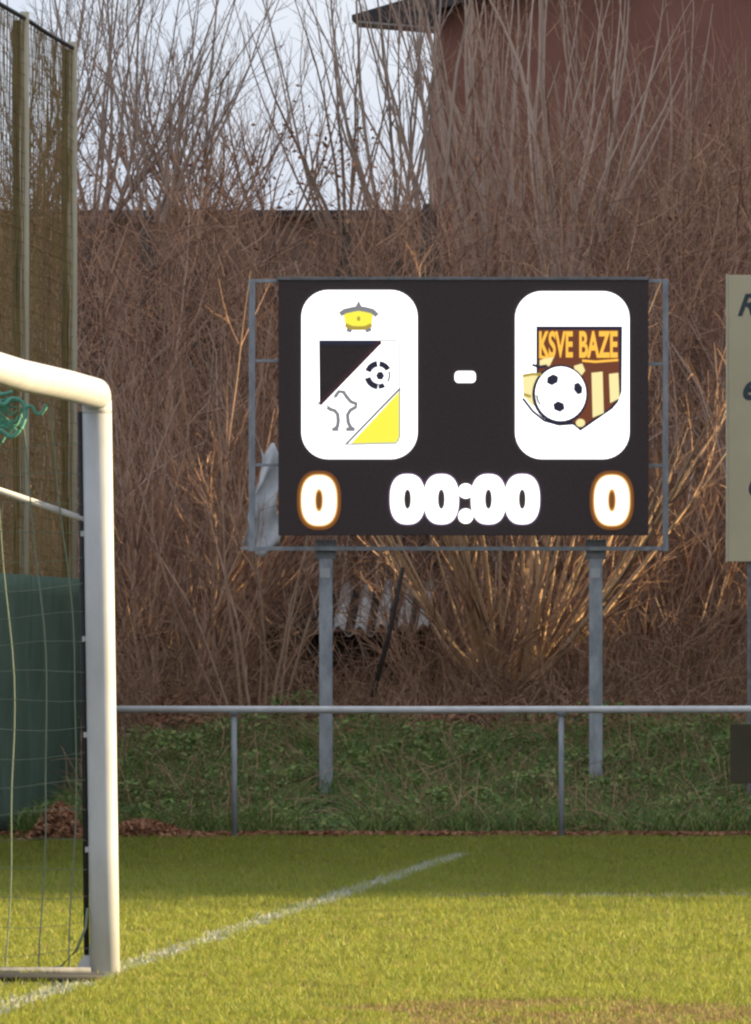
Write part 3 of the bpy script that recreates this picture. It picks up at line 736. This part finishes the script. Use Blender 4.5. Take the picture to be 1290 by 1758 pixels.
plate(oval(616, 547, 3, 4, 10), 0.0137, E['gold'], 'crown_jewel', cp)
# small ball
bx0, by0 = 650, 644
for a0, a1, w in ((198, 265, 11), (274, 332, 10), (93, 168, 11), (340, 395, 4), (58, 90, 9)):
    stroke([(bx0 + 19*math.cos(R(a0 + (a1-a0)*k/8)), by0 + 19.5*math.sin(R(a0 + (a1-a0)*k/8))) for k in range(9)], w, 0.0135, E['navy'] if w > 4 else E['grey'], 'ball_patch', cp)
plate(oval(653, 645, 7.5, 8, 6), 0.0135, E['navy'], 'ball_patch', cp)
# tree-like figure outline
stroke([(562, 699), (568, 703), (575, 705), (580, 711), (581, 722), (580, 731), (575, 737)], 7, 0.0135, E['grey'], 'figure_outline', cp)
stroke([(575, 682), (582, 672), (590, 673), (596, 682), (603, 690), (612, 693), (611, 699), (602, 704), (597, 712), (598, 725), (602, 733), (607, 737)], 7, 0.0135, E['grey'], 'figure_outline', cp)
stroke([(575, 682), (570, 688), (563, 693), (562, 699)], 2.5, 0.0136, E['lgrey'], 'figure_outline', cp)
stroke([(570, 737), (582, 737)], 7, 0.0138, E['grey'], 'figure_outline', cp); stroke([(594, 737), (610, 737)], 7, 0.0139, E['grey'], 'figure_outline', cp)

# right crest
cp = plate(rrect(885, 1081, 500, 788, 46, 10), 0.006, E['white'], 'crest_panel', screen)
shield = [(921, 560), (1069, 560), (1068, 672), (1062, 690), (1052, 702), (997, 740), (985, 730), (930, 700), (921, 640)]
plate(shield, 0.009, E['navy'], 'shield_edge', cp)
plate([(926, 566), (1063, 566), (1064, 671), (1058, 687), (1049, 699), (997, 735), (988, 727), (932, 697), (925, 640)], 0.0125, E['brown'], 'shield', cp)
for x0, x1, yt, yb in ((1016, 1037, 640, 717), (1046, 1064, 642, 692)):
    plate([(x0, yt), (x1 - 2, yt - 2), (x1, yb - 8), (x0 + 2, yb)], 0.016, E['cream'], 'shield_stripe', cp)
plate([(927, 618), (952, 612), (944, 628), (927, 630)], 0.016, E['cream'], 'shield_stripe', cp)
plate([(986, 628), (1000, 624), (1005, 636), (998, 646), (987, 640)], 0.016, E['cream'], 'shield_stripe', cp)
plate(oval(997, 726, 8, 7, 16), 0.016, E['cream'], 'shield_tip', cp)
def text_plate(txt, cx, cy, w, h, Y, m, name, parent, off=0.0, shear=0.0):
    cu = bpy.data.curves.new(name, 'FONT'); cu.body = txt; cu.size = 1.0; cu.extrude = 0.0; cu.offset = off; cu.shear = shear
    tmp = bpy.data.objects.new('tmp', cu); COL.objects.link(tmp)
    bpy.context.view_layer.update()
    me = bpy.data.meshes.new_from_object(tmp.evaluated_get(bpy.context.evaluated_depsgraph_get()))
    bpy.data.objects.remove(tmp); bpy.data.curves.remove(cu)
    co = np.zeros(len(me.vertices)*3); me.vertices.foreach_get('co', co); co = co.reshape(-1, 3)
    mn, mx = co.min(0), co.max(0); sc = (mx - mn)
    out = np.zeros_like(co)
    k = Y / F
    out[:, 0] = ((cx - CX) + (co[:, 0] - (mn[0]+mx[0])/2)/sc[0]*w) * k
    out[:, 1] = Y
    out[:, 2] = CZ + ((HZ - cy) + (co[:, 1] - (mn[1]+mx[1])/2)/sc[1]*h) * k
    me.vertices.foreach_set('co', out.ravel()); me.update()
    me.name = name
    return link(name, me, m, parent)
text_plate('KSVE', 955, 591, 58, 46, YS - 0.0185, E['orange'], 'lettering', cp, 0.03)
text_plate('BAZE', 1028, 591, 66, 46, YS - 0.0186, E['orange'], 'lettering', cp, 0.03)
stroke([(1000, 619), (1022, 621), (1062, 618)], 4, 0.0170, E['orange'], 'lettering_underline', cp)
stroke([(926, 612), (945, 616), (950, 612)], 5, 0.0171, E['orange'], 'lettering_underline', cp)
# ball
plate(oval(962, 677, 48, 51, 36), 0.0185, E['navy'], 'ball_outline', cp)
ball = plate(oval(963, 676, 43.5, 46.5, 36), 0.022, E['white'], 'ball', cp)
for q in (oval(949, 652, 11.5, 9.5, 6, 2, -0.5), oval(993, 667, 8, 11.5, 6, 2, -0.3), oval(960, 698, 11, 9.5, 6, 2, 0.4)):
    plate(q, 0.0255, E['navy'], 'ball_patch', cp)
stroke([(922, 678), (924, 688), (928, 695)], 4, 0.0256, E['grey'], 'ball_patch', cp)
# streaks trailing left of the ball
plate([(897, 643), (928, 640), (922, 660), (926, 700), (912, 695), (899, 680)], 0.0175, E['cream'], 'streak', cp)
stroke([(914, 626), (926, 630), (940, 628)], 5, 0.0195, E['navy'], 'streak_line', cp)
stroke([(898, 645), (915, 642), (930, 643)], 5, 0.0205, E['gold'], 'streak_line', cp)
stroke([(899, 677), (912, 681)], 5, 0.0205, E['gold'], 'streak_line', cp)
stroke([(898, 684), (915, 706), (935, 722), (960, 729), (985, 727)], 4.5, 0.0176, E['navy'], 'streak_line', cp)

# ------------------------------------------------------------------ cream sign at the right edge
YG = 90.2
sg = empty('sign_board', (ax(1400, YG), YG, 0.3), 'tall cream advertising board on grey posts at the right edge', 'sign')
bd = MB().box(ax(1250, YG), ax(1250, YG) + 3.0, YG, YG + 0.03, az(964, YG), az(472, YG)).build('panel', M['sign'], sg, bevel=0.004)
MB().box(ax(1250, YG) - 0.012, ax(1250, YG) - 0.001, YG - 0.008, YG + 0.038, az(966, YG), az(470, YG)).build('edge_trim', M['sign_edge'], sg, bevel=0.003)
for px, dpx in ((1284, 0), (1284 + 520, 0)):
    MB().box(ax(px, YG), ax(px, YG) + 0.09, YG + 0.032, YG + 0.12, 0.1, az(500, YG)).build('post', M['galv_dark'], sg, bevel=0.006)
text_plate('R', 1284, 523, 34, 38, YG - 0.003, M['sign_ink'], 'lettering', bd, 0.025, 0.35)
text_plate('e', 1291, 670, 30, 34, YG - 0.003, M['sign_ink'], 'lettering', bd, 0.025, 0.35)
text_plate('C', 1303, 834, 34, 38, YG - 0.003, M['sign_ink'], 'lettering', bd, 0.025, 0.35)

# ------------------------------------------------------------------ football goal
YP = 50.0; LEAN = 0.0145
def gp(s, z, back=0.0):
    """s metres from the far post along the goal line toward the camera, z up, back behind the line"""
    X = -1.155 - DX * s - back - LEAN * z
    return Vector((X, YP - s + DX * back, z))
goal = empty('football_goal', gp(0, 0), 'white football goal post and crossbar with netting at the left', 'goal')
hc = 2.50; br = 0.085; W = 7.44
pth = [gp(0, -0.05), gp(0, 0.6), gp(0, 1.4), gp(0, hc - br)]
for k in range(1, 8):
    a = R(90*k/8); pth.append(gp(br*(1-math.cos(a)), hc - br + br*math.sin(a)))
pth += [gp(br, hc), gp(1.5, hc), gp(3.7, hc - 0.01), gp(W - 0.1, hc)]
def sweep(name, pts, rx, m, parent, k=20):
    return tube_obj(name, pts, rx, m, parent, k=k)
split = 4 + 8
sweep('far_post', pth[:4], 0.0635, M['white_paint'], goal)
corner = pth[3:split]
sweep('crossbar', corner + pth[split:], 0.0635, M['white_paint'], goal)
sweep('near_post', [gp(W, -0.05), gp(W, hc)], 0.0635, M['white_paint'], goal)
# foot bracket of the far post
MB().prism([(gp(0,0).x - 0.15, 0.0), (gp(0,0).x - 0.05, 0.0), (gp(0,0).x - 0.05, 0.17)], YP + 0.0, YP + 0.02).build('foot_bracket', M['white_paint'], goal)
# net supports and a dark shadow line
tube_obj('ground_bar', [gp(0, 0.035, 0.06) + Vector((0, -0.1, 0)), gp(0, 0.035, 2.1) + Vector((0, -0.1, 0))], 0.016, M['galv_dark'], goal, k=10)
tube_obj('shadow_line_tube', [gp(0, 0.03, -0.02) + Vector((0, -0.95, 0)), gp(0, 0.03, 2.1) + Vector((0, -0.95, 0))], 0.02, M['cable'], goal, k=8)  # dark tube put in as the shadow line at the post foot
tube_obj('net_rope', [gp(0, 0.1, 0.078), gp(0, 1.2, 0.074), gp(0, 2.42, 0.072)], 0.012, M['cable'], goal, k=8)
stay0, stay1 = gp(0, az(893, YP), 0.05), gp(0, az(893, YP) + 0.70, 2.1)
tube_obj('net_stay', [stay0, stay1], 0.0145, M['rail'], goal, k=10)
tube_obj('net_pole', [gp(0, -0.05, 2.1), gp(0, 2.7, 2.1)], 0.03, M['galv'], goal, k=10)
tube_obj('net_pole', [gp(W, -0.05, 2.1), gp(W, 2.7, 2.1)], 0.03, M['galv'], goal, k=10)
# side net: slack cords, bellying toward the post
def sag(zf): return 0.10*math.sin(min(1, max(0, (2.44 - zf)/1.4))*math.pi/2) - 0.05*max(0, 1.0 - zf)
def side_net(s, name):
    cords = []
    rn = np.random.default_rng(int(s*10) + 3)
    for j in range(0, 17):
        b0 = 0.16 + 0.12*j; ph = rn.uniform(-0.02, 0.02)
        zz = np.linspace(0.02, 2.44, 22)
        cords.append([list(gp(s, z, max(0.07, b0 + 0.06 - sag(z)*(1 if j < 8 else 0.6) + ph + 0.006*math.sin(z*7 + j)))) for z in zz])
    A = np.array(cords)
    Va, Qa = tubes(A, np.full(A.shape[:2], 0.0032), 4)
    hz_ = []
    for i in range(1, 20):
        z = 0.12*i
        bb = np.linspace(0.07, 2.1, 22)
        hz_.append([list(gp(s, z + 0.012*math.sin(b*9 + i) - 0.03*math.sin(b*1.5), b)) for b in bb])
    Bn = np.array(hz_); Vh, Qh = tubes(Bn, np.full(Bn.shape[:2], 0.0014), 3)
    o = link(name, raw_mesh(name, np.concatenate([Va, Vh]), [np.concatenate([Qa, Qh + len(Va)])]), M['goal_net'], goal); o['kind'] = 'stuff'
side_net(0.02, 'side_net'); side_net(W - 0.02, 'side_net')
bk = []
for j in range(0, 62):
    bk.append([list(gp(0.06 + 0.12*j, z, 2.1)) for z in np.linspace(0.02, 2.5, 22)])
V1, Q1 = tubes(np.array(bk), np.full((62, 22), 0.0025), 3)
bh = [[list(gp(s, 0.12*i, 2.1)) for s in np.linspace(0.06, W - 0.06, 22)] for i in range(1, 21)]
V2, Q2 = tubes(np.array(bh), np.full((20, 22), 0.002), 3)
o = link('back_net', raw_mesh('back_net', np.concatenate([V1, V2]), [np.concatenate([Q1, Q2 + len(V1)])]), M['goal_net'], goal); o['kind'] = 'stuff'
# slack hem of the net lying by the post foot
hem = [gp(0.02, 0.30, 0.07), gp(0.05, 0.22, 0.075), gp(0.02, 0.12, 0.12), gp(0.0, 0.05, 0.19), gp(0.0, 0.025, 0.35), gp(0.03, 0.02, 0.8), gp(0.03, 0.02, 2.1)]
tube_obj('net_hem', hem, 0.006, M['goal_net'], goal, k=6)
for z in (0.55, 1.04, 1.45, 1.9):
    MB().box(gp(0, z).x - 0.078, gp(0, z).x - 0.062, YP - 0.008, YP + 0.008, z - 0.012, z + 0.012).build('net_clip', M['white_paint'], goal, bevel=0.003)

# gathered green net hanging under the crossbar
gn = empty('net_bundle', gp(1.0, 2.2, 0.25), 'gathered green netting tied up in loops under the crossbar', 'netting')
Yn = 48.6
def loop(pts, r_, name='loop'):
    P_ = [at(x, y, Yn + dy) for x, y, dy in pts]
    # smooth by Catmull-Rom
    out = []
    for i in range(len(P_) - 1):
        a = P_[max(i-1, 0)]; b = P_[i]; c = P_[i+1]; d = P_[min(i+2, len(P_)-1)]
        for k in range(6):
            t_ = k/6
            out.append(0.5*((2*b) + (c-a)*t_ + (2*a-5*b+4*c-d)*t_**2 + (3*b-a-3*c+d)*t_**3))
    out.append(P_[-1])
    tube_obj(name, out, r_, M['green_net'], gn, k=6)
loop([(-40, 690, 0), (-10, 684, 0), (6, 695, 0), (20, 684, 0.02), (38, 690, 0.03), (44, 708, 0.02), (36, 735, 0), (18, 750, 0), (0, 738, 0), (-30, 735, 0)], 0.010)
loop([(42, 700, 0.02), (54, 697, 0.02), (60, 706, 0.02), (68, 711, 0.02), (76, 704, 0.02), (80, 694, 0.02)], 0.008)
loop([(-40, 676, 0.03), (0, 677, 0.03), (22, 672, 0.03)], 0.008)
loop([(-40, 752, 0.05), (-5, 765, 0.05), (10, 748, 0.05), (30, 728, 0.05), (38, 700, 0.05)], 0.006)
rn = np.random.default_rng(77)
for k in range(26):
    y0 = 692 + 46*rn.random(); a = rn.uniform(-30, 5)
    loop([(a - 30, y0 + rn.normal(0, 6), 0.04 + 0.05*rn.random()), (a, y0 + rn.normal(0, 8), 0.04), (a + 18, y0 + rn.normal(0, 8), 0.05), (a + 32, min(y0 + rn.normal(0, 9), 738), 0.04)], 0.0045, 'cord')
